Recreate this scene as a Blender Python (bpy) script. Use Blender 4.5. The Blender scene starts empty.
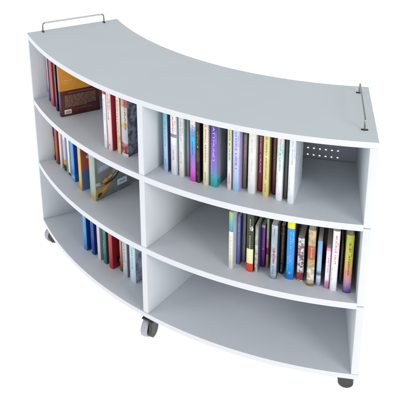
import bpy, bmesh, math, random
from mathutils import Vector, Matrix
random.seed(7)
scn = bpy.context.scene
COL = scn.collection
rad = math.radians

# ------------------------------------------------------------------ dimensions (metres)
R0, R1 = 1.1224, 1.5            # inner and outer radius of the quarter-ring bookcase
HALF = 29.53                    # half of its span in degrees
T = 0.0194                      # board thickness
CAST = 0.085                    # height of the casters
L3 = CAST + T                   # top of the base board
L2 = 0.3880                     # top of the lower shelf
L1 = 0.6783                     # top of the upper shelf
ZT = 0.9598                     # top of the bookcase
TR, TL = 0.0245, 0.022           # end panels
TD = 0.023                      # middle divider

# ------------------------------------------------------------------ materials
def lin(h):
    h = h.lstrip('#'); c = [int(h[i:i+2], 16) / 255 for i in (0, 2, 4)]
    return tuple(x / 12.92 if x <= .04045 else ((x + .055) / 1.055) ** 2.4 for x in c) + (1,)

def base_mat(name, rough=.5, metallic=0.0, spec=.5):
    m = bpy.data.materials.new(name); m.use_nodes = True
    nt = m.node_tree; b = nt.nodes['Principled BSDF']
    b.inputs['Roughness'].default_value = rough; b.inputs['Metallic'].default_value = metallic
    b.inputs['Specular IOR Level'].default_value = spec
    return m, nt, b

def noisy(name, col, rough=.5, metallic=0.0, var=.04, scale=30, bump=.02, spec=.5, stretch=(1, 1, 1), rvar=.08):
    m, nt, b = base_mat(name, rough, metallic, spec)
    N, L = nt.nodes, nt.links
    tc = N.new('ShaderNodeTexCoord'); mp = N.new('ShaderNodeMapping'); mp.inputs['Scale'].default_value = stretch
    L.new(tc.outputs['Object'], mp.inputs['Vector'])
    n = N.new('ShaderNodeTexNoise'); n.inputs['Scale'].default_value = scale; n.inputs['Detail'].default_value = 5
    L.new(mp.outputs['Vector'], n.inputs['Vector'])
    mr = N.new('ShaderNodeMapRange'); mr.inputs['To Min'].default_value = 1 - var; mr.inputs['To Max'].default_value = 1 + var
    mr.inputs['From Min'].default_value = .3; mr.inputs['From Max'].default_value = .7
    L.new(n.outputs['Fac'], mr.inputs['Value'])
    vm = N.new('ShaderNodeVectorMath'); vm.operation = 'SCALE'; vm.inputs[0].default_value = col[:3]
    L.new(mr.outputs['Result'], vm.inputs['Scale']); L.new(vm.outputs['Vector'], b.inputs['Base Color'])
    m2 = N.new('ShaderNodeMapRange'); m2.inputs['To Min'].default_value = rough - rvar; m2.inputs['To Max'].default_value = rough + rvar
    L.new(n.outputs['Fac'], m2.inputs['Value']); L.new(m2.outputs['Result'], b.inputs['Roughness'])
    if bump:
        n2 = N.new('ShaderNodeTexNoise'); n2.inputs['Scale'].default_value = 260; n2.inputs['Detail'].default_value = 3
        L.new(tc.outputs['Object'], n2.inputs['Vector'])
        bp = N.new('ShaderNodeBump'); bp.inputs['Strength'].default_value = bump; bp.inputs['Distance'].default_value = .002
        L.new(n2.outputs['Fac'], bp.inputs['Height']); L.new(bp.outputs['Normal'], b.inputs['Normal'])
    return m

M_TOP = noisy('grey_laminate', (.615, .672, .70, 1), .46, var=.012, scale=9, bump=.05, spec=.3)
M_SHELF = noisy('shelf_laminate', (.575, .600, .635, 1), .5, var=.02, scale=12, bump=.05, spec=.3)
M_EDGE = noisy('white_edge_band', (.665, .683, .712, 1), .42, var=.01, scale=20, bump=.02, spec=.4)
M_SIDE = noisy('white_panel', (.61, .64, .675, 1), .45, var=.015, scale=10, bump=.04, spec=.35)
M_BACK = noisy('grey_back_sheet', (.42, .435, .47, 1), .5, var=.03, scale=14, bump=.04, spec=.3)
M_CHROME = noisy('darkened_chrome', (.34, .34, .335, 1), .14, metallic=1, var=.1, scale=60, bump=0)  # base darkened to stand for dark surroundings reflected in the chrome
M_FOOT = noisy('black_screw', (.015, .015, .016, 1), .35, var=.1, scale=80, bump=0)
M_TYRE = noisy('grey_rubber', (.40, .405, .43, 1), .55, var=.07, scale=140, bump=.15)
M_HUB = noisy('dark_hub', (.10, .10, .105, 1), .45, var=.1, scale=90, bump=.1)
M_HOOD = noisy('charcoal_plastic', (.04, .04, .038, 1), .55, var=.35, scale=260, bump=.5)
M_STEEL = noisy('zinc_plate', (.35, .35, .36, 1), .35, metallic=1, var=.1, scale=80, bump=.05)

def pages_mat():
    m, nt, b = base_mat('page_block', .8, spec=.2)
    N, L = nt.nodes, nt.links
    tc = N.new('ShaderNodeTexCoord'); w = N.new('ShaderNodeTexWave'); w.bands_direction = 'X'
    w.inputs['Scale'].default_value = 380; w.inputs['Distortion'].default_value = 3; w.inputs['Detail'].default_value = 2
    L.new(tc.outputs['Object'], w.inputs['Vector'])
    r = N.new('ShaderNodeValToRGB'); r.color_ramp.elements[0].color = (.42, .38, .31, 1); r.color_ramp.elements[1].color = (.72, .68, .6, 1)
    L.new(w.outputs['Fac'], r.inputs['Fac']); L.new(r.outputs['Color'], b.inputs['Base Color'])
    return m
M_PAGE = pages_mat()

def cover_mat(name, h, stops, mode='C', pat=None, rough=.33, w=None):
    """printed cover: colour bands up the height z (0..h), a printed pattern over them, light wear, edge shade in the spine colour."""
    m, nt, b = base_mat(name, rough, spec=.5)
    N, L = nt.nodes, nt.links
    tc = N.new('ShaderNodeTexCoord'); sp = N.new('ShaderNodeSeparateXYZ'); L.new(tc.outputs['Object'], sp.inputs[0])
    dv = N.new('ShaderNodeMath'); dv.operation = 'DIVIDE'; dv.inputs[1].default_value = h; L.new(sp.outputs['Z'], dv.inputs[0])
    r = N.new('ShaderNodeValToRGB'); cr = r.color_ramp; cr.interpolation = 'CONSTANT' if mode == 'C' else 'LINEAR'
    stops = [(p, lin(c) if isinstance(c, str) else c) for p, c in stops]
    cr.elements[0].position = stops[0][0]; cr.elements[0].color = stops[0][1]
    if len(stops) == 1: cr.elements.remove(cr.elements[1])
    else:
        cr.elements[1].position = stops[1][0]; cr.elements[1].color = stops[1][1]
        for p, c in stops[2:]:
            e = cr.elements.new(p); e.color = c
    L.new(dv.outputs[0], r.inputs['Fac'])
    out = r.outputs['Color']
    if pat:
        sc, pc, amt, kind = pat
        mp = N.new('ShaderNodeMapping'); mp.inputs['Location'].default_value = (random.random(), random.random(), random.random())
        L.new(tc.outputs['Object'], mp.inputs['Vector'])
        if kind == 'V':
            v = N.new('ShaderNodeTexVoronoi'); v.inputs['Scale'].default_value = sc; fo = v.outputs['Distance']
        else:
            v = N.new('ShaderNodeTexNoise'); v.inputs['Scale'].default_value = sc; v.inputs['Detail'].default_value = 4; fo = v.outputs['Fac']
        L.new(mp.outputs['Vector'], v.inputs['Vector'])
        mr = N.new('ShaderNodeMapRange'); mr.inputs['From Min'].default_value = .44; mr.inputs['From Max'].default_value = .58
        mr.inputs['To Max'].default_value = amt; L.new(fo, mr.inputs['Value'])
        mx = N.new('ShaderNodeMix'); mx.data_type = 'RGBA'; mx.inputs['B'].default_value = lin(pc)
        L.new(mr.outputs['Result'], mx.inputs['Factor']); L.new(out, mx.inputs['A']); out = mx.outputs['Result']
    n = N.new('ShaderNodeTexNoise'); n.inputs['Scale'].default_value = 60; n.inputs['Detail'].default_value = 4
    L.new(tc.outputs['Object'], n.inputs['Vector'])
    mr = N.new('ShaderNodeMapRange'); mr.inputs['To Min'].default_value = .84; mr.inputs['To Max'].default_value = 1.12; L.new(n.outputs['Fac'], mr.inputs['Value'])
    fac = mr.outputs['Result']
    if w:       # edge shade put into the print colour: darker along both hinges of the spine
        ab = N.new('ShaderNodeMath'); ab.operation = 'ABSOLUTE'; L.new(sp.outputs['X'], ab.inputs[0])
        hr = N.new('ShaderNodeMapRange'); hr.inputs['From Min'].default_value = w / 2 - .0034; hr.inputs['From Max'].default_value = w / 2 - .0012
        hr.inputs['To Min'].default_value = 1.0; hr.inputs['To Max'].default_value = .72; L.new(ab.outputs[0], hr.inputs['Value'])
        mu = N.new('ShaderNodeMath'); mu.operation = 'MULTIPLY'; L.new(fac, mu.inputs[0]); L.new(hr.outputs['Result'], mu.inputs[1]); fac = mu.outputs[0]
    vm = N.new('ShaderNodeVectorMath'); vm.operation = 'SCALE'; L.new(out, vm.inputs[0]); L.new(fac, vm.inputs['Scale'])
    L.new(vm.outputs['Vector'], b.inputs['Base Color'])
    st = N.new('ShaderNodeTexNoise'); st.inputs['Scale'].default_value = 1; st.inputs['Detail'].default_value = 3
    mp2 = N.new('ShaderNodeMapping'); mp2.inputs['Scale'].default_value = (900, 40, 25); L.new(tc.outputs['Object'], mp2.inputs['Vector']); L.new(mp2.outputs['Vector'], st.inputs['Vector'])
    bp = N.new('ShaderNodeBump'); bp.inputs['Strength'].default_value = .25; bp.inputs['Distance'].default_value = .0006
    L.new(st.outputs['Fac'], bp.inputs['Height']); L.new(bp.outputs['Normal'], b.inputs['Normal'])
    return m

_ink = {}
def ink(c):
    if c not in _ink: _ink[c] = noisy('ink', lin(c), .4, var=.1, scale=120, bump=0)
    return _ink[c]

# ------------------------------------------------------------------ mesh helpers
def link(name, bm, mats, parent=None, smooth=False, bevel=0):
    if bevel:
        es = [e for e in bm.edges if len(e.link_faces) == 2 and e.calc_face_angle(0) > rad(35)]
        bmesh.ops.bevel(bm, geom=es, offset=bevel, segments=2, affect='EDGES', profile=.6, clamp_overlap=True)
    bmesh.ops.recalc_face_normals(bm, faces=bm.faces)
    me = bpy.data.meshes.new(name); bm.to_mesh(me); bm.free()
    for m in (mats if isinstance(mats, (list, tuple)) else [mats]): me.materials.append(m)
    if smooth:
        for p in me.polygons: p.use_smooth = True
        try: me.set_sharp_from_angle(angle=rad(35))
        except Exception: pass
    o = bpy.data.objects.new(name, me); COL.objects.link(o)
    if parent: o.parent = parent
    return o

def empty(name, loc=(0, 0, 0), rz=0.0):
    o = bpy.data.objects.new(name, None); o.location = loc; o.rotation_euler = (0, 0, rz); o.empty_display_size = .05
    COL.objects.link(o); return o

def P(r, deg, z=0.0):
    a = rad(deg); return Vector((r * math.sin(a), -r * math.cos(a), z))

def box(bm, x0, x1, y0, y1, z0, z1, mi=0):
    v = [bm.verts.new(c) for c in ((x0, y0, z0), (x1, y0, z0), (x1, y1, z0), (x0, y1, z0), (x0, y0, z1), (x1, y0, z1), (x1, y1, z1), (x0, y1, z1))]
    for f in ((0, 3, 2, 1), (4, 5, 6, 7), (0, 1, 5, 4), (1, 2, 6, 5), (2, 3, 7, 6), (3, 0, 4, 7)):
        bm.faces.new([v[i] for i in f]).material_index = mi
    return v

def arc_board(name, r0, r1, a0, a1, z0, z1, parent, flat_mat, bevel=.0012, n=64):
    bm = bmesh.new(); rings = []
    for i in range(n + 1):
        a = a0 + (a1 - a0) * i / n
        rings.append([bm.verts.new(P(r, a, z)) for r, z in ((r0, z0), (r1, z0), (r1, z1), (r0, z1))])
    for i in range(n):
        A, B = rings[i], rings[i + 1]
        for k in range(4):
            f = bm.faces.new((A[k], A[(k + 1) % 4], B[(k + 1) % 4], B[k])); f.material_index = 0 if k in (0, 2) else 1
    for R in (rings[0], rings[-1]): bm.faces.new(R).material_index = 1
    return link(name, bm, [flat_mat, M_EDGE], parent, smooth=True, bevel=bevel)

def cyl(bm, p0, p1, r, n=20, mi=0, r2=None, caps=True):
    p0, p1 = Vector(p0), Vector(p1); d = (p1 - p0).normalized()
    u = d.orthogonal().normalized(); w = d.cross(u); r2 = r if r2 is None else r2
    A = [bm.verts.new(p0 + (u * math.cos(2 * math.pi * i / n) + w * math.sin(2 * math.pi * i / n)) * r) for i in range(n)]
    B = [bm.verts.new(p1 + (u * math.cos(2 * math.pi * i / n) + w * math.sin(2 * math.pi * i / n)) * r2) for i in range(n)]
    for i in range(n): bm.faces.new((A[i], A[(i + 1) % n], B[(i + 1) % n], B[i])).material_index = mi
    if caps:
        bm.faces.new(A[::-1]).material_index = mi; bm.faces.new(B).material_index = mi

def tube(bm, pts, r, n=14):
    pts = [Vector(p) for p in pts]; rings = []; u = None
    for i, p in enumerate(pts):
        d = ((pts[min(i + 1, len(pts) - 1)] - p).normalized() + (p - pts[max(i - 1, 0)]).normalized()).normalized()
        u = d.orthogonal().normalized() if u is None else (u - d * u.dot(d)).normalized()
        w = d.cross(u)
        rings.append([bm.verts.new(p + (u * math.cos(2 * math.pi * k / n) + w * math.sin(2 * math.pi * k / n)) * r) for k in range(n)])
    for A, B in zip(rings, rings[1:]):
        for k in range(n): bm.faces.new((A[k], A[(k + 1) % n], B[(k + 1) % n], B[k]))
    bm.faces.new(rings[0][::-1]); bm.faces.new(rings[-1])

# ------------------------------------------------------------------ the bookcase
case = empty('bookcase', (0, 0, 0))
case['label'] = 'curved white and grey mobile bookcase with three tiers of shelves on casters'
case['category'] = 'bookcase'

arc_board('top_panel', R0, R1, -HALF, HALF, ZT - T, ZT, case, M_TOP)
arc_board('base_panel', R0, R1, -HALF, HALF, CAST, L3, case, M_SHELF)
aL = -HALF + math.degrees(TL / R1) - .03; aR = HALF - math.degrees(TR / R1) + .03
RB = R0 + .012
for zt in (L1, L2):
    arc_board('shelf', RB, R1 - .0006, aL, aR, zt - T - .003, zt, case, M_SHELF)

def radial_panel(name, deg, x0, x1, spans, r0, r1, bev):
    """upright board whose local x is across the ring and whose length follows the radius at angle deg"""
    bm = bmesh.new()
    for z0, z1 in spans:
        vs = box(bm, x0, x1, -r1, -r0, z0, z1)
    for f in bm.faces:
        f.normal_update()
        f.material_index = 0 if abs(f.normal.x) > .9 else 1
    bmesh.ops.rotate(bm, verts=bm.verts, cent=(0, 0, 0), matrix=Matrix.Rotation(rad(deg), 3, 'Z'))
    return link(name, bm, [M_SIDE, M_EDGE], case, smooth=True, bevel=bev)

tiers = [(L3, L2 - T - .003), (L2 - T - .003, L1 - T - .003), (L1 - T - .003, ZT - T)]
spans = [(L3 + .0004, L2 - .0130), (L2 - .0100, L1 - .0130), (L1 - .0100, ZT - T - .0004)]
radial_panel('side_panel', HALF, -TR, -.0006, spans, R0 + .0008, R1 - .0003, .0016)
radial_panel('side_panel', -HALF, .0006, TL, spans, R0 + .0008, R1 - .0003, .0016)
for z0, z1 in ((L3, L2 - T - .003), (L2, L1 - T - .003), (L1, ZT - T)):
    radial_panel('divider', .1, -TD / 2, TD / 2, [(z0 + .0003, z1 - .0003)], RB, R1 - .0015, .0012)

# back sheets, one per tier; the upper one has three rows of vent holes in its right half
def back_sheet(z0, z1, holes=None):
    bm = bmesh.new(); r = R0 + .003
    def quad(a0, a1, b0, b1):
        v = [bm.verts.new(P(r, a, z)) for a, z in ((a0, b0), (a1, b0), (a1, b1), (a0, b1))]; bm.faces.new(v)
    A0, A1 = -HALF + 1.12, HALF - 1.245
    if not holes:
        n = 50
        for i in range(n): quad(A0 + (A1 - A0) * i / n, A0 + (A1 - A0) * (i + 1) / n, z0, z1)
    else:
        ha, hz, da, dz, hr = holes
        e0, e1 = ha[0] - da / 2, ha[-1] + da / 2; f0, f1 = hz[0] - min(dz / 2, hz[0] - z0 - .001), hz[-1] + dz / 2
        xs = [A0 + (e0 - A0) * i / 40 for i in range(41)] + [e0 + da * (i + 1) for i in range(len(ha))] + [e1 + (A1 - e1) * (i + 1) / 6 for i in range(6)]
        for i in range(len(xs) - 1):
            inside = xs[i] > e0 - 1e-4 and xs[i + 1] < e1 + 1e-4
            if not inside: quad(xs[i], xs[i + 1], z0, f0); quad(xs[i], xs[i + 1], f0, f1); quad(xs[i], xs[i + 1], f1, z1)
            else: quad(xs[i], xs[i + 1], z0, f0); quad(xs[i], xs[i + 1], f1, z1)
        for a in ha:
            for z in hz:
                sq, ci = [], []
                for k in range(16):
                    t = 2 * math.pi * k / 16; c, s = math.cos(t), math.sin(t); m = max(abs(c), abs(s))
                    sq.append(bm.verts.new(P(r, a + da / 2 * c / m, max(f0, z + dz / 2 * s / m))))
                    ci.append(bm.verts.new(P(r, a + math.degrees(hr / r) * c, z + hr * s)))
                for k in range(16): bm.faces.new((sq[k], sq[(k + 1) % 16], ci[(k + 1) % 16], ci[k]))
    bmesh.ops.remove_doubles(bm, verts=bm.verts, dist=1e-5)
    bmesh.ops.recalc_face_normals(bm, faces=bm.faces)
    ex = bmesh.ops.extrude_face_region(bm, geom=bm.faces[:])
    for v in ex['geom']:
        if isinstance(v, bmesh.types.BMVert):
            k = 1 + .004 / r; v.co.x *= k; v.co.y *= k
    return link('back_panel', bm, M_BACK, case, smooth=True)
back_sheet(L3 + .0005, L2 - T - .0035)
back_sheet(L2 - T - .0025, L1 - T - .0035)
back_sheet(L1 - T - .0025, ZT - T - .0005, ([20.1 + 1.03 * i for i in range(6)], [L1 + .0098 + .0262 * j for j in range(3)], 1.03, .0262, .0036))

# guard rails
def rail(a_in, r_in, a_out, r_out):
    A, B = P(r_in, a_in, ZT), P(r_out, a_out, ZT); d = (B - A).normalized(); t = Vector((d.y, -d.x, 0)); h = .036; b = .011
    pts = [A + Vector((0, 0, .0002)), A + Vector((0, 0, h - b))]
    for k in range(1, 6):
        q = k / 6 * math.pi / 2; pts.append(A + d * (b - b * math.cos(q)) + Vector((0, 0, h - b + b * math.sin(q))))
    pts.append(A + d * b + Vector((0, 0, h))); pts.append(B - d * b + Vector((0, 0, h)))
    for k in range(1, 6):
        q = k / 6 * math.pi / 2; pts.append(B - d * (b - b * math.sin(q)) + Vector((0, 0, h - b + b * math.cos(q))))
    pts += [B + Vector((0, 0, h - b)), B + Vector((0, 0, .0002))]
    bm = bmesh.new(); tube(bm, pts, .0029)
    rl = link('guard_rail', bm, M_CHROME, case, smooth=True)
    for q in (A, B):
        bm = bmesh.new()
        for s in (-1, 1):
            c = q + t * .0072 * s
            cyl(bm, c + Vector((0, 0, .0001)), c + Vector((0, 0, .003)), .0034, 16, r2=.0028)
        cyl(bm, q + Vector((0, 0, .0002)), q + Vector((0, 0, .0022)), .0048, 18)
        link('foot', bm, M_FOOT, rl, smooth=True)
rail(-28.76, 1.1844, -28.93, 1.438)
rail(27.90, 1.1730, 28.09, 1.4266)

# casters: wheel (tyre, hub), a hood on the +x side, swivel plate
def caster(r, deg, az, trail=.026, cheek=.012, R=.034, side=1):
    q = P(r, deg, 0) + Matrix.Rotation(rad(az), 3, 'Z') @ Vector((0, trail, 0))   # r, deg give the wheel's centre
    c = empty('caster', q, rad(az)); c.parent = case
    bm = bmesh.new(); prof = [(-.013, .8), (-.0125, .93), (-.009, .985), (-.004, 1), (.004, 1), (.009, .985), (.0125, .93), (.013, .8)]
    prof = prof[:1] + [(-.0132, .86)] + prof[1:-1] + [(.0132, .86)] + prof[-1:]
    n = 48; rings = []
    for x, k in prof:
        rings.append([bm.verts.new((x, -trail + R * k * math.cos(2 * math.pi * i / n), R + .0003 + R * k * math.sin(2 * math.pi * i / n))) for i in range(n)])
    for A, B in zip(rings, rings[1:] + rings[:1]):
        for i in range(n): bm.faces.new((A[i], A[(i + 1) % n], B[(i + 1) % n], B[i]))
    w = link('wheel', bm, M_TYRE, c, smooth=True)
    bm = bmesh.new(); cyl(bm, (-.0115, -trail, R), (.0115, -trail, R), R * .81, 40)
    cyl(bm, (-.0145, -trail, R), (.0145, -trail, R), R * .3, 24)
    for sx in (-1, 1):
        for k in range(5):
            t = 2 * math.pi * k / 5
            cy_, cz_ = -trail + R * .52 * math.cos(t), R + R * .52 * math.sin(t)
            cyl(bm, (sx * .0112, cy_, cz_), (sx * .0128, cy_, cz_), R * .13, 14)
    link('hub', bm, M_HUB, w, smooth=True, bevel=.0005)
    # hood: a side cheek outside the wheel that rises to the swivel
    bm = bmesh.new(); pts = []
    for k in range(19):
        t = math.pi * (1.02 + .96 * k / 18) ; pts.append((-trail + R * .90 * math.cos(t), R * 1.04 + R * .86 * math.sin(t)))
    pts += [(-trail + R * .80, CAST - .009), (-trail - R * .55, CAST - .009)]
    for x0, x1 in ((.0190 * side, (.0190 + cheek) * side),):
        A = [bm.verts.new((x0, y, z)) for y, z in pts]; B = [bm.verts.new((x1, y, z)) for y, z in pts]
        bm.faces.new(A[::-1]); bm.faces.new(B)
        for i in range(len(pts)): bm.faces.new((A[i], A[(i + 1) % len(pts)], B[(i + 1) % len(pts)], B[i]))
    box(bm, -.0165 if side > 0 else -.0270, .0165 if side < 0 else .0300, -.036, .018, CAST - .0125, CAST - .0085)
    box(bm, *sorted((-.0165 * side, -.0140 * side)), -.5 * trail - .012, .010, R * 1.2, CAST - .0100)
    link('fork', bm, M_HOOD, c, smooth=True, bevel=.0012)
    bm = bmesh.new(); cyl(bm, (0, 0, CAST - .0090), (0, 0, CAST - .003), .015, 28); box(bm, -.026, .026, -.026, .026, CAST - .0034, CAST - .0004)
    link('mounting_plate', bm, M_STEEL, c, smooth=True, bevel=.0006)
caster(1.491, .05, 14)
caster(1.472, -28.0, -10)
caster(1.432, 28.25, 114, .022, .008, .0285, -1)
caster(1.175, .2, 200)
caster(1.175, -27, 160)
caster(1.175, 27, 215)

# ------------------------------------------------------------------ books
# angle on the ring, radius of the spine, thickness, height, depth
POS = {
 'A1': (2.135, 1.4297, 0.0175, 0.235, 0.15), 'A2': (3.513, 1.4312, 0.0241, 0.250, 0.15), 'A3': (4.638, 1.4281, 0.0205, 0.250, 0.15), 'A3b': (5.392, 1.4187, 0.0124, 0.225, 0.15),
 'A4': (6.536, 1.4342, 0.0209, 0.250, 0.15), 'A5': (7.310, 1.4344, 0.0130, 0.240, 0.15), 'A6': (8.481, 1.4362, 0.0196, 0.250, 0.15), 'A7': (9.542, 1.4310, 0.0263, 0.245, 0.15),
 'A8': (11.604, 1.4235, 0.0142, 0.250, 0.15), 'A9': (12.546, 1.4244, 0.0226, 0.250, 0.15), 'A10': (13.349, 1.3994, 0.0123, 0.230, 0.15), 'A11': (14.563, 1.4168, 0.0254, 0.250, 0.15),
 'A12': (15.448, 1.3973, 0.0129, 0.235, 0.15), 'A13': (16.481, 1.4199, 0.0200, 0.250, 0.15), 'A14': (17.318, 1.3989, 0.0108, 0.235, 0.15), 'A15': (18.263, 1.4253, 0.0208, 0.250, 0.15),
 'A16': (18.966, 1.4124, 0.0097, 0.235, 0.15), 'A17': (19.817, 1.4316, 0.0208, 0.250, 0.15), 'B1': (12.278, 1.4431, 0.0154, 0.220, 0.15), 'B2': (12.876, 1.4130, 0.0110, 0.190, 0.11),
 'B3': (13.385, 1.3958, 0.0113, 0.195, 0.11), 'B4': (14.782, 1.4336, 0.0231, 0.224, 0.15), 'B5': (15.623, 1.4296, 0.0107, 0.181, 0.11), 'B6': (16.151, 1.3966, 0.0129, 0.166, 0.11),
 'B7': (16.769, 1.3964, 0.0080, 0.193, 0.11), 'B8': (18.057, 1.4422, 0.0204, 0.207, 0.15), 'B9': (18.858, 1.4075, 0.0149, 0.185, 0.15), 'B10': (20.118, 1.4279, 0.0248, 0.226, 0.15),
 'B11': (21.449, 1.4259, 0.0210, 0.165, 0.15), 'B12': (22.827, 1.4422, 0.0233, 0.213, 0.15), 'B13': (23.839, 1.4358, 0.0148, 0.172, 0.11), 'B14': (24.916, 1.4431, 0.0149, 0.155, 0.11),
 'B14b': (24.35, 1.318, 0.018, 0.146, 0.12),
 'B15': (25.717, 1.4502, 0.0216, 0.226, 0.15), 'B15b': (26.590, 1.4136, 0.0077, 0.147, 0.11), 'B16': (27.412, 1.4518, 0.0236, 0.218, 0.15), 'C1': (-28.12, 1.4420, 0.0140, 0.220, 0.14),
 'C2': (-27.15, 1.4448, 0.0190, 0.235, 0.15), 'C3': (-25.343, 1.4453, 0.0356, 0.235, 0.15), 'C4': (-23.195, 1.4472, 0.0187, 0.235, 0.15), 'C6': (-8.750, 1.4457, 0.0193, 0.250, 0.15),
 'C7': (-7.641, 1.4481, 0.0240, 0.250, 0.15), 'C8': (-6.112, 1.4406, 0.0195, 0.250, 0.15), 'C9': (-4.948, 1.4394, 0.0322, 0.250, 0.15), 'D1': (-28.25, 1.4330, 0.0125, 0.230, 0.14),
 'D2': (-27.12, 1.4315, 0.0330, 0.240, 0.15), 'D3': (-25.420, 1.4265, 0.0250, 0.240, 0.15), 'D4': (-24.205, 1.4204, 0.0284, 0.240, 0.15), 'D5': (-22.406, 1.4204, 0.0210, 0.245, 0.15),
 'D6': (-20.508, 1.4231, 0.0292, 0.240, 0.15), 'D8': (-17.486, 1.4296, 0.0245, 0.245, 0.15), 'E1': (-17.555, 1.4243, 0.0293, 0.235, 0.15), 'E2': (-15.802, 1.4147, 0.0264, 0.235, 0.15),
 'E3': (-13.964, 1.4138, 0.0210, 0.220, 0.15), 'E4': (-12.490, 1.4093, 0.0212, 0.220, 0.15), 'E5': (-10.902, 1.4097, 0.0239, 0.225, 0.15), 'E6b': (-9.178, 1.3928, 0.0130, 0.220, 0.15),
 'E7': (-7.784, 1.4009, 0.0272, 0.230, 0.15), 'E8': (-5.937, 1.4022, 0.0322, 0.235, 0.15),
}
LEVEL = {'A': L1, 'B': L2, 'C': L1, 'D': L2, 'E': L3}
GROUP = {'A': 'books on the upper right shelf', 'B': 'books on the middle right shelf', 'C': 'books on the upper left shelf',
         'D': 'books on the middle left shelf', 'E': 'books on the bottom left shelf'}

def book_shell(w, d, h, bulge, board, mats, parent):
    bm = bmesh.new(); n = 8
    outer = [(-w / 2, d)] + [(-w / 2 + w * i / n, -bulge * (1 - (2 * i / n - 1) ** 2)) for i in range(n + 1)] + [(w / 2, d)]
    wi = w / 2 - board
    inner = [(-wi, d)] + [(-wi + 2 * wi * i / n, board - bulge * (1 - (2 * i / n - 1) ** 2)) for i in range(n + 1)] + [(wi, d)]
    A = [[bm.verts.new((x, y, z)) for x, y in outer] for z in (0, h)]; B = [[bm.verts.new((x, y, z)) for x, y in inner] for z in (0, h)]
    m = len(outer)
    for i in range(m - 1):
        mi = 1 if i == 0 else (2 if i == m - 2 else 0)
        bm.faces.new((A[0][i], A[0][i + 1], A[1][i + 1], A[1][i])).material_index = mi
        bm.faces.new((B[0][i], B[0][i + 1], B[1][i + 1], B[1][i])).material_index = 3
        for k in (0, 1): bm.faces.new((A[k][i], A[k][i + 1], B[k][i + 1], B[k][i])).material_index = mi
    for i in (0, m - 1): bm.faces.new((A[0][i], A[1][i], B[1][i], B[0][i])).material_index = 1 if i == 0 else 2
    return link('cover', bm, mats, parent, smooth=True)

def spine_text(parent, txt, w, h, y, top, size, col, bold=0.0, x=0.0, up=False, face='spine', width=None, squash=1.0):
    """lettering as thin real geometry on the spine, reading downwards; top = distance of its start from the top as a share of h"""
    cu = bpy.data.curves.new('title', 'FONT'); cu.body = txt; cu.size = size; cu.extrude = .00012; cu.offset = bold * size; cu.align_y = 'CENTER'
    cu.resolution_u = 2
    o = bpy.data.objects.new('title', cu); COL.objects.link(o)
    bpy.context.view_layer.update()
    me = bpy.data.meshes.new_from_object(o.evaluated_get(bpy.context.evaluated_depsgraph_get()))
    COL.objects.unlink(o); bpy.data.objects.remove(o); bpy.data.curves.remove(cu)
    me.name = 'title'; me.materials.clear(); me.materials.append(ink(col))
    s = 1.0
    if width:
        xs = [v.co.x for v in me.vertices]; L = max(xs) - min(xs); s = width / L if L else 1
    for v in me.vertices:
        tx, ty, tz = v.co.x * s, v.co.y * squash * min(1.0, s * 1.6), v.co.z
        if face == 'spine':
            v.co = (x + ty, y - tz, h * (1 - top) - tx) if not up else (x + ty, y - tz, h * (1 - top) + ty)
        elif face == 'flat':      # upright lettering read across the spine
            v.co = (x + tx, y - tz, h * (1 - top) + ty)
        else:                     # on the right-hand cover, reading from the spine to the fore edge
            v.co = (w / 2 + .0003 + tz, x + tx, h * (1 - top) + ty)
    t = bpy.data.objects.new('title', me); COL.objects.link(t); t.parent = parent
    return t

def plate(parent, name, pts, x, col, thick=.0003):
    """thin printed shape on the right cover; pts are (y, z)"""
    bm = bmesh.new(); A = [bm.verts.new((x, y, z)) for y, z in pts]; B = [bm.verts.new((x + thick, y, z)) for y, z in pts]
    bm.faces.new(A[::-1]); bm.faces.new(B); n = len(pts)
    for i in range(n): bm.faces.new((A[i], A[(i + 1) % n], B[(i + 1) % n], B[i]))
    return link(name, bm, ink(col), parent)

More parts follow.
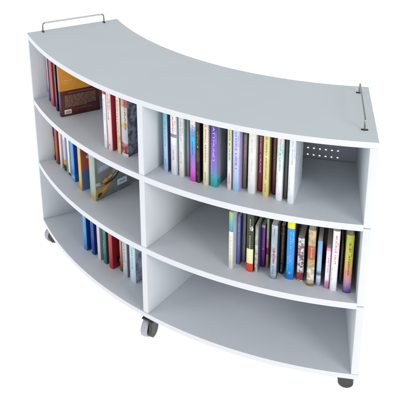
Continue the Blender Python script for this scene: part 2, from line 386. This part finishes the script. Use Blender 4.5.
def book(key, label, stops, mode='C', side=None, pat=None, spat=None, texts=(), hard=True, pose=None, dims=None, rough=.33):
    if pose: loc, rz = pose; w, h, d = dims
    else:
        deg, r, w, h, d = POS[key]; q = P(r, deg, LEVEL[key[0]] + .0003); loc = q; rz = rad(deg + random.uniform(-.25, .25))
    root = empty('book', loc, rz); root.rotation_euler.y = 0 if pose else rad(random.uniform(-.3, .3)); root['label'] = label; root['category'] = 'book'; root['group'] = GROUP[key[0]]
    bulge = min(.0035, w * .16) if hard else .0010; board = .0022 if hard and w > .012 else .0009
    sm = cover_mat('book_cover', h, stops, mode, pat, rough, w)
    if not side: side = ('L' if mode == 'L' else 'C', stops)
    sd = cover_mat('book_cover', h, side[1] if isinstance(side, tuple) else [(0, side)], side[0] if isinstance(side, tuple) else 'C', spat, rough) if side else sm
    book_shell(w, d, h, bulge, board, [sm, sm, sd, M_EDGE], root)
    e = .003 if hard else .0006
    bm = bmesh.new(); box(bm, -w / 2 + board + .0002, w / 2 - board - .0002, board - bulge * .2 + .0012, d - e, e * .6, h - e)
    link('pages', bm, M_PAGE, root)
    for t in texts:
        txt, col, top, frac, length = t[:5]; opt = t[5] if len(t) > 5 else {}
        spine_text(root, txt, w, h, -bulge - .0004 + opt.get('dy', 0), top, frac * w * .8, col, bold=opt.get('b', .0), x=opt.get('x', 0) * w, width=length * .85, squash=.72, face=opt.get('face', 'spine'))
    if w > .0138 and not pose and texts and key not in ('B4', 'B8', 'B11', 'B12', 'A12', 'C9'):
        rs = random.Random(key); c = texts[-1][1]
        ln = ' '.join(''.join(rs.choice('aeionrstlmuhdc') for _ in range(rs.randint(2, 6))) for _ in range(3))
        big = w > .02
        spine_text(root, ln, w, h, -bulge * (.55 if big else 1) - .0005, .60 if big else .80, .0052, c, x=-w * (.27 if big else 0), width=.052 if big else .03, squash=.8)
        if big:
            ln = ' '.join(''.join(rs.choice('aeionrstlmuhdc') for _ in range(rs.randint(2, 6))) for _ in range(2))
            spine_text(root, ln, w, h, -bulge * .6 - .0005, .18, .0052, c, x=w * .30, width=.04, squash=.8)
    return root

W_, K_ = '#eceef0', '#15151a'
# --- upper right shelf
book('A1', 'slim pale blue and lilac book beside the divider on the upper right shelf', [(0, '#a9c9ee'), (.5, '#a8d5f0'), (1, '#4fb9c4')], 'L', side='#5b4a74', texts=[('PALE HARBOUR', '#6f74a8', .2, .34, .11)], hard=False)
book('A2', 'white book with red lettering and a grey blue band across its spine', [(0, '#d5dbe3'), (.45, '#e4e8ee'), (.56, '#7f8ca0'), (.61, '#efe9ea')], side='#c9ced8',
     texts=[('ALMANACK', '#c03a4a', .13, .55, .085), ('NOTES', '#6f8a86', .62, .42, .045)])
book('A3', 'pale green and cream book with faint orange lettering', [(0, '#d8d3c4'), (.3, '#dde0d4'), (.7, '#c5d8d8'), (1, '#dfe3e3')], 'L', side='#9fb0c0',
     texts=[('A FIELD BOOK OF', '#a79a78', .12, .45, .1), ('DAYS', '#d8875a', .62, .45, .05)])
book('A3b', 'thin taupe book set back beside a pale green one', [(0, '#74706e'), (.5, '#8d8988'), (1, '#6d675f')], 'L', side='#6a5a4c', hard=False)
book('A4', 'blue to magenta book with a white top and pink lettering', [(0, '#c23fc0'), (.16, '#c95fd0'), (.38, '#7f78cc'), (.55, '#28a8dc'), (.74, '#3fb8e4'), (.85, '#dfe4e0'), (1, '#e0e0d4')], 'L',
     side='#47404e', texts=[('MADE', '#d81f86', .16, .7, .05), ('NIGHT', '#3a4a9c', .4, .45, .06)])
book('A5', 'narrow black book with copper pictures on its spine', [(0, '#0d0a0c'), (.50, '#0c0a0a'), (.66, '#0c0a0a')], side='#151310', pat=(60, '#6b4a24', .5, 'N'),
     texts=[('&', '#d89058', .42, 1.1, .012), ('oo', '#b88a4c', .2, .9, .05)], hard=False)
book('A6', 'cream book with small red lettering next to a black one', [(0, '#d8d2b4'), (.5, '#ddd6c0'), (1, '#e2d2c0')], 'L', side='#a8a48c', texts=[('A SMALL SEASON', '#b8603c', .1, .5, .16)])
book('A7', 'purple book fading to teal at its foot, with a grey cover', [(0, '#2f9fa6'), (.13, '#3fa6b0'), (.27, '#7a76c4'), (.5, '#7d58c2'), (.8, '#5a3fa8'), (1, '#2e2850')], 'L',
     side=('L', [(0, '#2c8f96'), (.10, '#2f8f98'), (.14, '#8f95a4'), (1, '#6f7488')]), spat=(18, '#a3a8b8', .5, 'N'), texts=[('ATTMUNET', '#d8c8f4', .1, .62, .15)])
book('A8', 'narrow cream book with green and pink bands', [(0, '#e4d2d4'), (.2, '#eadfe0'), (.42, '#cfe0d0'), (.7, '#cfd0a6'), (1, '#d2cfae')], 'L', side='#d0c8c0',
     texts=[('JUNE & OAK', '#7a8060', .1, .6, .14), ('PRESS', '#b0707c', .76, .5, .04)], hard=False)
book('A9', 'thick pale blue and lavender book with violet lettering', [(0, '#9ec0e6'), (.25, '#b6c2e8'), (.6, '#c4c4ea'), (1, '#c2d4ee')], 'L', side='#b4a6d8',
     texts=[('LOOKS LIKE I', '#6c70b4', .08, .66, .17)])
book('A10', 'thin taupe brown book set back between lavender and white spines', [(0, '#7f7860'), (.5, '#8f8270'), (.84, '#847466'), (.86, '#5c4c44')], side='#57503e', texts=[('HIGH BARNS', '#d8cdb4', .18, .5, .11)], hard=False)
book('A11', 'thick plain off white book with faint grey lettering', [(0, '#e2e4e4'), (.6, '#e2e3e1'), (1, '#e2dacd')], 'L', side='#c9cbd0', texts=[('quiet', '#c4c8cc', .2, .4, .06), ('rooms', '#c8ccd0', .5, .4, .05)])
book('A12', 'crimson book with large pink lettering', [(0, '#93203a'), (1, '#7a1430')], 'L', side='#5c1024', texts=[('LOGIC CRAVE', '#eea2b4', .1, .85, .165, {'b': .03})], hard=False)
book('A13', 'straw yellow book with olive lettering', [(0, '#d9c67c'), (.6, '#dccf92'), (.8, '#d2cf84'), (1, '#c4c86c')], 'L', side='#8c8250', texts=[('THE MERRY ORCHARD', '#8a7a3c', .06, .55, .2)])
book('A14', 'thin dark maroon book with small gold lettering', [(0, '#641e30'), (1, '#74303c')], 'L', side='#3a2024', texts=[('EVENTIDE', '#b88a84', .14, .55, .13)], hard=False)
book('A15', 'white book with a mint green title panel', [(0, '#e8ebee'), (.42, '#e6e6ea'), (.7, '#b8dcd0'), (.88, '#ead8dc'), (1, '#f0e6e8')], 'L', side='#c4ccd4', texts=[('MINT & LINEN', '#7fae9e', .12, .5, .13)])
book('A16', 'thin dark green grey book between two white ones', [(0, '#5e5c56'), (.5, '#4f5454'), (1, '#3c4a4c')], 'L', side='#4f5254', hard=False)
book('A17', 'white book at the right end of the upper row, with a dotted pale cover', [(0, '#e6eaf0'), (1, '#dfe4ea')], 'L', side=('L', [(0, '#d8dee8'), (1, '#aab2c2')]), spat=(130, '#e6eaf2', .7, 'V'),
     texts=[('ON WINTER', '#9aa4b0', .1, .4, .1)])
# --- middle right shelf
book('B1', 'white book with a green to blue top, first in the middle right row', [(0, '#dedfd2'), (.55, '#eceade'), (.655, '#e8e8dc'), (.66, '#3f8ec0'), (.82, '#64b0a8'), (1, '#a8c86c')], 'L', side='#c4c9cc',
     texts=[('CLEAR DAYS', '#c0b4a0', .4, .4, .1)])
book('B2', 'periwinkle blue book with pale lettering', [(0, '#5f6cc0'), (.8, '#6d7ccc'), (1, '#6872b8')], 'L', side='#4a4f8c', texts=[('BLUE HOUR', '#b4c0f4', .14, .6, .1)], hard=False)
book('B3', 'slim grey book standing behind the blue and olive ones', [(0, '#7f828c'), (.5, '#878a94'), (1, '#74767e')], 'L', side='#5c5e68', texts=[('ASHLAR', '#4a4c54', .4, .6, .06)], hard=False)
book('B4', 'dark olive book with white emblem, cream band and orange red foot', [(0, '#dc4420'), (.145, '#e6e6b0'), (.40, '#2e3a1c')], side='#1f2614',
     texts=[('ROOM', '#e8eadc', .08, .34, .05), ('MOSS', '#e8eadc', .36, .34, .06), ('*', '#f4f4ec', .2, 1.6, .022, {'b': .06}), ('*', '#f4f4ec', .22, 1.2, .018, {'b': .08, 'x': .1})])
book('B5', 'thin silver grey book with small red lettering at its foot', [(0, '#c9c4c8'), (.5, '#cdd4d4'), (1, '#8f9c98')], 'L', side='#5e6466', pat=(70, '#70807c', .6, 'N'), texts=[('SNOW', '#c83c30', .58, .7, .055)], hard=False)
book('B6', 'bright purple book with a pale line at its top', [(0, '#5a1492'), (.3, '#7a1cae'), (.93, '#7c22a8'), (.95, '#c8b4d0')], 'L', side='#3c0f62', texts=[('TANGLE', '#c48ae0', .1, .55, .08), ('X', '#e0c0f0', .52, 1.1, .012)], hard=False)
book('B7', 'very thin book banded green, dark red and tan', [(0, '#b09a4c'), (.16, '#c49a5c'), (.28, '#8c1a2c'), (.42, '#c88c86'), (.6, '#b4bca0'), (.8, '#a6c07a')], side='#6c7a4c', hard=False)
book('B8', 'silver blue book with stacked red lettering', [(0, '#6e7f90'), (.08, '#a4b4c4'), (.5, '#b4c2cc'), (.86, '#a8b6bc'), (1, '#c6ccd0')], 'L', side='#3c4450', pat=(45, '#8496ac', .5, 'N'),
     texts=[('UNITED', '#cc3a44', .42, .62, .07, {'b': .05}), ('harbour', '#5c7ca4', .74, .6, .04), ('SIGN', '#6a747c', .06, .4, .03)])
book('B9', 'black book with gold lettering and a rust band near the top', [(0, '#0b0a0c'), (.82, '#5c2f2a'), (.87, '#141012'), (.92, '#4a2824'), (.95, '#141012')], side='#0c0c0e', texts=[('GOLDEN MIDDLE', '#b89a58', .2, .5, .12), ('o', '#d0d0d0', .9, .7, .008)])
book('B10', 'glossy bright blue book with a yellow top', [(0, '#1478c8'), (.1, '#1690e0'), (.78, '#1890dc'), (.868, '#e8e000')], side=('L', [(0, '#123a70'), (.6, '#1b3f8c'), (.85, '#2c6a48'), (1, '#3a2c6c')]), spat=(22, '#8a3c6c', .5, 'N'),
     texts=[('bell', '#7cd0f4', .18, .5, .05), ('in a well', '#9ce0ff', .42, .4, .07), ('m', '#cfeaff', .86, .6, .01)], rough=.18)
book('B11', 'short white book scattered with black and red print', [(0, '#e4e0de'), (.03, '#c83038'), (.2, '#e2e2e6')], side='#3a3a44', pat=(95, '#4a3c48', .85, 'N'), texts=[('BRASS', '#b83040', .18, .5, .08, {'x': -.15}), ('BAND', '#30303c', .3, .5, .07, {'x': .22})])
book('B12', 'floral cream and tan book with a red title panel', [(0, '#8a6a3c'), (.05, '#e0dcd0'), (.34, '#b0a860'), (.42, '#b89a68'), (.48, '#bc4c34'), (.72, '#c8b488')], side='#3c3830', pat=(80, '#8e6c48', .6, 'N'),
     texts=[('ROSE', '#f0d4c4', .3, .45, .045)])
book('B13', 'short light blue book with a dark swirl near its foot', [(0, '#6c94c0'), (.2, '#d0dcea'), (.26, '#2f4f84'), (.36, '#a8c4e0'), (.7, '#88b4dc'), (1, '#6ea4d4')], 'L', side='#44546c', texts=[('SKY', '#e4f0fa', .3, .5, .04)], hard=False)
book('B14', 'shortest pink and white paperback on the middle right shelf', [(0, '#c870b4'), (.14, '#d890c4'), (.24, '#eeeaf0'), (.9, '#eecfe0'), (.95, '#e088b8')], 'L', side='#b490b0', texts=[('PETAL', '#a88a9c', .24, .5, .07)], hard=False)
book('B14b', 'small dark book with a red cover spot, set far back', [(0, '#2c2a30'), (.45, '#34282c'), (.6, '#a8584c'), (.78, '#8a4440'), (.82, '#3a2c30')], 'L', side='#2a2830', hard=False)
book('B15', 'tall white book with large red lettering', [(0, '#dfe4ec'), (.5, '#eceaf0'), (1, '#f0e4ea')], 'L', side='#a4a8b4', texts=[('BUCKLE OUT', '#cc3a5c', .07, .62, .125)])
book('B15b', 'thin charcoal booklet beside the yellow and orange book', [(0, '#5a5460'), (1, '#4c4a54')], 'L', side='#3c3a44', hard=False)
book('B16', 'yellow book fading through orange to violet, last on the middle right shelf', [(0, '#463c80'), (.07, '#8068ac'), (.2, '#c890a8'), (.38, '#e8946c'), (.5, '#d8b454'), (.65, '#c4c440'), (1, '#b4bc3c')], 'L', side='#5c5a40',
     texts=[('ATZERNER', '#3c3c28', .34, .55, .09), ('S.P', '#4a4a28', .12, .6, .04)])
# --- upper left shelf
book('C1', 'thin rose book against the left side panel of the upper shelf', [(0, '#d8d4d8'), (.12, '#a84860'), (1, '#a05068')], side='#8c4860', hard=False)
book('C2', 'light grey book with a blue foot at the left end', [(0, '#2c5c8c'), (.2, '#3c6c98'), (.32, '#a4a8b4'), (1, '#b8b4bc')], 'L', side='#74788a', hard=False)
book('C3', 'dusty red book near the left side panel of the upper shelf', [(0, '#a03c44'), (.1, '#b84c50'), (1, '#b0464e')], 'L', side='#9c3a40', texts=[('MARROW', '#d88c8c', .3, .4, .1)])
book('C4', 'navy and black book with a purple foot', [(0, '#2c1840'), (.2, '#5a2c8c'), (.36, '#12161c'), (.6, '#1c4630'), (.68, '#141828'), (1, '#141a34')], 'L', side='#141222', hard=False)
c5 = book('C5', 'large maroon book with orange upper half, its cover turned to view', [(0, '#3c1018'), (.44, '#4a1420'), (.45, '#b8641c')], side=('C', [(0, '#3c1018'), (.05, '#521824'), (.452, '#dc9420')]), spat=(14, '#8c4a10', .25, 'N'),
          pose=(P(1, 0) * 0 + Vector((-.513 - .013 * math.cos(rad(27.9)), -1.360 + .013 * math.sin(rad(27.9)), L1 + .0003)), rad(-27.9)), dims=(.026, .238, .156))
random.seed(3)
def blurb(parent, w, y0, y1, z0, z1, col, rows, size):
    """a block of small print on the right cover"""
    for k in range(rows):
        s = ' '.join(''.join(random.choice('aeionrstlmuhdc') for _ in range(random.randint(2, 7))) for _ in range(7))
        z = z1 - (z1 - z0) * (k + .5) / rows
        spine_text(parent, s, w, 1.0, 0, 1 - z, size, col, bold=.03, x=y0, face='cover', width=(y1 - y0) * (1 if k < rows - 1 else .7))
blurb(c5, .026, .016, .140, .037, .088, '#a08a68', 9, .0062)
plate(c5, 'barcode_label', [(.012, .0095), (.040, .0095), (.040, .0275), (.012, .0275)], .0131, '#e8e8ea')
for k in range(9):
    y = .0165 + k * .0023; plate(c5, 'barcode_line', [(y, .0125), (y + .0011, .0125), (y + .0011, .0215), (y, .0215)], .0135, '#33333a')
spine_text(c5, 'a novel of the plain', .026, 1, 0, 1 - .026, .006, '#9c8a74', x=.062, face='cover', width=.06)
spine_text(c5, 'THE LONG', .026, 1, 0, 1 - .150, .007, '#f0dcb0', x=.016, face='cover', width=.034)
spine_text(c5, 'and the long road', .026, 1, 0, 1 - .139, .006, '#e4c890', x=.016, face='cover', width=.042)
plate(c5, 'cover_stripe', [(.030, .0955), (.150, .0955), (.150, .0985), (.030, .0985)], .0131, '#8c5a58')
book('C6', 'slim white book with a red top on the upper left shelf', [(0, '#e8ecf0'), (.2, '#e6e4ea'), (.83, '#eeeaec'), (.84, '#b43434')], side='#c89ca8', texts=[('o', '#f4ecec', .09, .6, .008), ('ALPHABET', '#9cbcb8', .22, .4, .1)])
book('C7', 'pale pink book with a deep red cover', [(0, '#e8c8ca'), (.5, '#e8d4d0'), (1, '#e4ccc4')], 'L', side='#a82440', texts=[('CAROLINE', '#b06c64', .1, .5, .12), ('n', '#3c3034', .9, .7, .008)])
book('C8', 'cream book with red lettering and an olive patch low on its spine', [(0, '#d8d89c'), (.14, '#dccfa4'), (.24, '#b4a860'), (.33, '#dcc8a8'), (.5, '#e4d8c8'), (1, '#dcd8b4')], 'L', side='#7c8474', texts=[('ROOTSTOCK', '#c4544c', .16, .55, .15)])
book('C9', 'thick patchwork book with red and mustard blocks, beside the divider', [(0, '#e4dce0'), (.04, '#9c2c34'), (.2, '#b4b0bc'), (.44, '#c4a45c'), (.52, '#c4c0b0'), (.76, '#bc4834'), (.92, '#cfcab8')],
     side='#4c4e5e', spat=(48, '#9498ac', .75, 'N'), pat=(50, '#c8c4cc', .5, 'N'), texts=[('SCRAPS', '#8c3c50', .14, .35, .13, {'x': .24}), ('of', '#f0e4dc', .9, .4, .01)])
# --- middle left shelf
book('D1', 'thin dark book with a yellow green foot in the left corner', [(0, '#16161a'), (.1, '#b0b02c'), (.4, '#8c942c'), (.48, '#3a2c28'), (1, '#2a2426')], side='#2c2428', hard=False)
book('D2', 'brick red book on the middle left shelf', [(0, '#8c3038'), (.2, '#a4484c'), (1, '#a84c4c')], 'L', side='#8c3438', texts=[('HEARTH', '#c88480', .3, .4, .1)])
book('D3', 'cream book between brick red and white spines', [(0, '#c8ccb4'), (.4, '#dccabc'), (1, '#dcc4bc')], 'L', side='#b8bcae')
book('D4', 'white and lilac book with a tan band and black foot', [(0, '#0c0c10'), (.115, '#c09858'), (.215, '#c4b8e0'), (.6, '#ded8ea'), (1, '#e0e0e6')], side='#c4c8d4', hard=True)
book('D5', 'slim white book with a thin black foot', [(0, '#141418'), (.05, '#ece8dc'), (.5, '#e8e8e0'), (1, '#e6e8e8')], side='#e0dcc8', hard=False)
book('D6', 'royal blue book with a pale wave pattern at its foot', [(0, '#3c90cc'), (.08, '#7cc0e8'), (.14, '#2c7cd4'), (.3, '#4c98e0'), (1, '#3c84d8')], 'L', side=('L', [(0, '#1c5cb0'), (.12, '#1c6cc4'), (.16, '#0e4cc0'), (1, '#1444b4')]), texts=[('~~~', '#d8f0fc', .86, .8, .02)], rough=.25)
d8 = book('D8', 'yellow spined picture book with a blue and orange cover', [(0, '#d09034'), (.15, '#d8b03c'), (1, '#c8b448')], 'L', side=('L', [(0, '#3c88c4'), (.1, '#3c78b8'), (.34, '#4c6ca0'), (.40, '#c0502c'), (.58, '#b05440'), (.7, '#7c4c5c'), (1, '#5c6484')]), spat=(26, '#8c5a74', .4, 'N'), rough=.25)
def blob(cy, cz, ry, rz, n=22, rot=0, wob=.12):
    out = []
    for k in range(n):
        t = 2 * math.pi * k / n; q = 1 + wob * math.sin(3 * t + cy * 90)
        a, b = ry * q * math.cos(t), rz * q * math.sin(t); out.append((cy + a * math.cos(rot) - b * math.sin(rot), cz + a * math.sin(rot) + b * math.cos(rot)))
    return out
wd = POS['D8'][2] / 2
plate(d8, 'cover_figure', blob(.040, .145, .016, .012), wd + .0002, '#d8d4cc')
plate(d8, 'cover_figure', blob(.055, .118, .022, .016, rot=.5), wd + .0002, '#d0602c')
d9c = Vector((-.3235, -1.3888, L2 + .0003)); fi = rad(-9.72); wq = .036
d9 = book('D9', 'large grey green picture book with a golden shell on its turned cover', [(0, '#a8b0a0'), (.06, '#b89c54'), (.14, '#9cb8a0'), (.3, '#a4b0a4'), (1, '#98a49c')], 'L',
          side=('L', [(0, '#70787a'), (.5, '#78827f'), (1, '#8c9694')]), spat=(20, '#8a9490', .5, 'N'),
          pose=(d9c + Vector((-wq / 2 * math.cos(fi), -wq / 2 * math.sin(fi), 0)), fi), dims=(wq, .245, .172))
x9 = wq / 2 + .0002
plate(d9, 'cover_swoosh', [(.001, .078), (.02, .074), (.05, .071), (.085, .080), (.12, .100), (.15, .125), (.15, .119), (.12, .092), (.085, .070), (.05, .060), (.02, .060), (.001, .064)], x9, '#a4c4a4')
plate(d9, 'cover_shell', [(.001, .012), (.012, .010), (.03, .014), (.05, .026), (.068, .046), (.078, .058), (.06, .056), (.04, .054), (.02, .050), (.001, .048)], x9, '#c09040')
plate(d9, 'cover_shell', [(.006, .013), (.016, .012), (.026, .018), (.03, .026), (.02, .03), (.008, .026)], x9 + .0004, '#3c2c14')
plate(d9, 'cover_shell', [(.03, .03), (.045, .036), (.058, .048), (.045, .046), (.03, .04)], x9 + .0004, '#d8b468')
plate(d9, 'cover_figure', blob(.058, .076, .034, .014, rot=.30), x9, '#a8623a')
plate(d9, 'cover_figure', blob(.046, .074, .013, .009, rot=.3), x9 + .0004, '#d89c64')
plate(d9, 'cover_figure', blob(.070, .082, .012, .005, rot=.4), x9 + .0004, '#d8b48c')
plate(d9, 'cover_figure', blob(.088, .098, .030, .017, rot=.35), x9 + .0002, '#8e786c')
plate(d9, 'cover_figure', blob(.094, .102, .016, .008, rot=.35), x9 + .0006, '#b4a094')
plate(d9, 'cover_underline', [(.040, .060), (.075, .066), (.100, .080), (.118, .098), (.122, .094), (.104, .072), (.078, .058), (.045, .054)], x9 + .0008, '#2e3028')  # dark underline curve printed on the cover
plate(d9, 'cover_figure', blob(.128, .104, .022, .006, rot=.6), x9, '#b8a890')
plate(d9, 'cover_figure', [(.012, .115), (.060, .118), (.100, .136), (.100, .180), (.012, .170)], x9, '#93a0ac')
plate(d9, 'cover_figure', [(.020, .122), (.055, .124), (.085, .138), (.085, .150), (.020, .140)], x9 + .0004, '#b4c0cc')
plate(d9, 'price_label', [(.104, .026), (.152, .026), (.152, .052), (.104, .052)], x9, '#dde5ee')
plate(d9, 'price_label', [(.114, .036), (.142, .036), (.142, .041), (.114, .041)], x9 + .0004, '#8e9aac')
# --- bottom left shelf
book('E1', 'light blue book, leftmost on the bottom left shelf', [(0, '#2c74bc'), (.2, '#3c8cd4'), (1, '#4498d8')], 'L', side='#123a74', texts=[('oo', '#a8d8f4', .86, .3, .014, {'x': .0}), ('SAILING', '#a8d4f0', .4, .3, .07)], rough=.22)  # navy side has the shade on that cover put into its colour
book('E2', 'dark royal blue book with a small pale mark at its foot', [(0, '#143c94'), (1, '#183c9c')], 'L', side='#0e2468', texts=[('@', '#9cc4ec', .9, .5, .012), ('DEEP', '#3c68c4', .4, .4, .05)], rough=.22)  # side colour darkened for shade, like the light blue book's
book('E3', 'silver white book between blue and green spines', [(0, '#ccced4'), (1, '#c0bcc8')], 'L', side='#a49cac', hard=False)
book('E4', 'teal green book with pale vertical lettering', [(0, '#1c6c5c'), (1, '#1f7c68')], 'L', side='#145444', texts=[('FERN', '#8cd4c0', .5, .5, .07)])
e5 = book('E5', 'bright red book with a small black and white panel on its cover', [(0, '#b42434'), (1, '#c43440')], 'L', side=('L', [(0, '#8c1c28'), (1, '#741820')]))
we = POS['E5'][2] / 2 + .0002
plate(e5, 'cover_panel', [(.02, .018), (.13, .018), (.13, .062), (.10, .072), (.075, .058), (.02, .046)], we, '#1c1416')
plate(e5, 'cover_panel', [(.03, .020), (.12, .020), (.12, .036), (.03, .034)], we + .0004, '#b4a4a0')
book('E6b', 'thin rust brown book set back beside the red one', [(0, '#6c2c28'), (.2, '#a85c40'), (.5, '#b89480'), (1, '#b8a48c')], 'L', side='#8c7c74', hard=False)
book('E7', 'pale grey book with fine dark lettering on the bottom shelf', [(0, '#b4b8c0'), (.5, '#c4c4ca'), (1, '#b8b4bc')], 'L', side='#80848c', texts=[('GRANITE SHORE', '#7c808c', .2, .35, .14)])
book('E8', 'pale blue and white book with a grey dotted cover, nearest the divider', [(0, '#c8d8e8'), (.5, '#c4dce8'), (1, '#bcd4d4')], 'L', side='#b0bac8', spat=(30, '#4c5c7c', .7, 'N'), texts=[('LETTERS HOME', '#7898b0', .2, .4, .15)])

# ------------------------------------------------------------------ setting: seamless white floor with an added glow
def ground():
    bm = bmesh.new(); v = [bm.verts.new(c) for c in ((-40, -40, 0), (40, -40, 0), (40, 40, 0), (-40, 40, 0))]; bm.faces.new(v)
    m, nt, b = base_mat('glowing_white_floor', .9, spec=.1)
    N, L = nt.nodes, nt.links
    n = N.new('ShaderNodeTexNoise'); n.inputs['Scale'].default_value = 3; tc = N.new('ShaderNodeTexCoord'); L.new(tc.outputs['Object'], n.inputs['Vector'])
    r = N.new('ShaderNodeValToRGB'); r.color_ramp.elements[0].color = (.88, .88, .88, 1); r.color_ramp.elements[1].color = (.92, .92, .92, 1)
    L.new(n.outputs['Fac'], r.inputs['Fac']); L.new(r.outputs['Color'], b.inputs['Base Color'])
    b.inputs['Emission Color'].default_value = (1, 1, 1, 1); b.inputs['Emission Strength'].default_value = .6  # added glow keeps the floor pure white and washes out contact shadows
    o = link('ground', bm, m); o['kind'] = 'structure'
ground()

# ------------------------------------------------------------------ light and camera
w = bpy.data.worlds.new('World'); scn.world = w; w.use_nodes = True
bg = w.node_tree.nodes['Background']; bg.inputs['Color'].default_value = (.97, .985, 1, 1); bg.inputs['Strength'].default_value = .68

def area(name, loc, target, size, power, col=(1, 1, 1)):
    l = bpy.data.lights.new(name, 'AREA'); l.shape = 'RECTANGLE'; l.size, l.size_y = size; l.energy = power; l.color = col
    o = bpy.data.objects.new(name, l); COL.objects.link(o); o.location = loc
    o.rotation_euler = (Vector(target) - Vector(loc)).to_track_quat('-Z', 'Y').to_euler()
area('key_softbox', (4.6, -2.6, 2.3), (0.1, -1.2, .5), (1.8, 1.5), 92, (1, .99, .975))
area('fill_light', (-2.6, -4.6, 2.4), (0, -1.3, .5), (2.2, 2.0), 46, (.93, .96, 1))  # unseen fill added to lift the dark shelf interiors

cam = bpy.data.cameras.new('camera'); co = bpy.data.objects.new('camera', cam); COL.objects.link(co)
cam.lens = 71.974; cam.sensor_width = 36; cam.shift_x = .1045; cam.shift_y = -.4298; cam.clip_end = 200; cam.clip_start = .05
rot = Matrix(((0.7800827943694787, -0.20991425334376995, 0.589412283696084), (0.6253598151713089, 0.2915445338756767, -0.7238279397316194), (-0.01989812799265076, 0.9332404786604266, 0.35870081334176834)))
co.matrix_world = Matrix.Translation((1.52615, -3.26376, 2.10127)) @ rot.to_4x4()
scn.camera = co
scn.view_settings.view_transform = 'Standard'; scn.view_settings.look = 'None'; scn.view_settings.exposure = 0
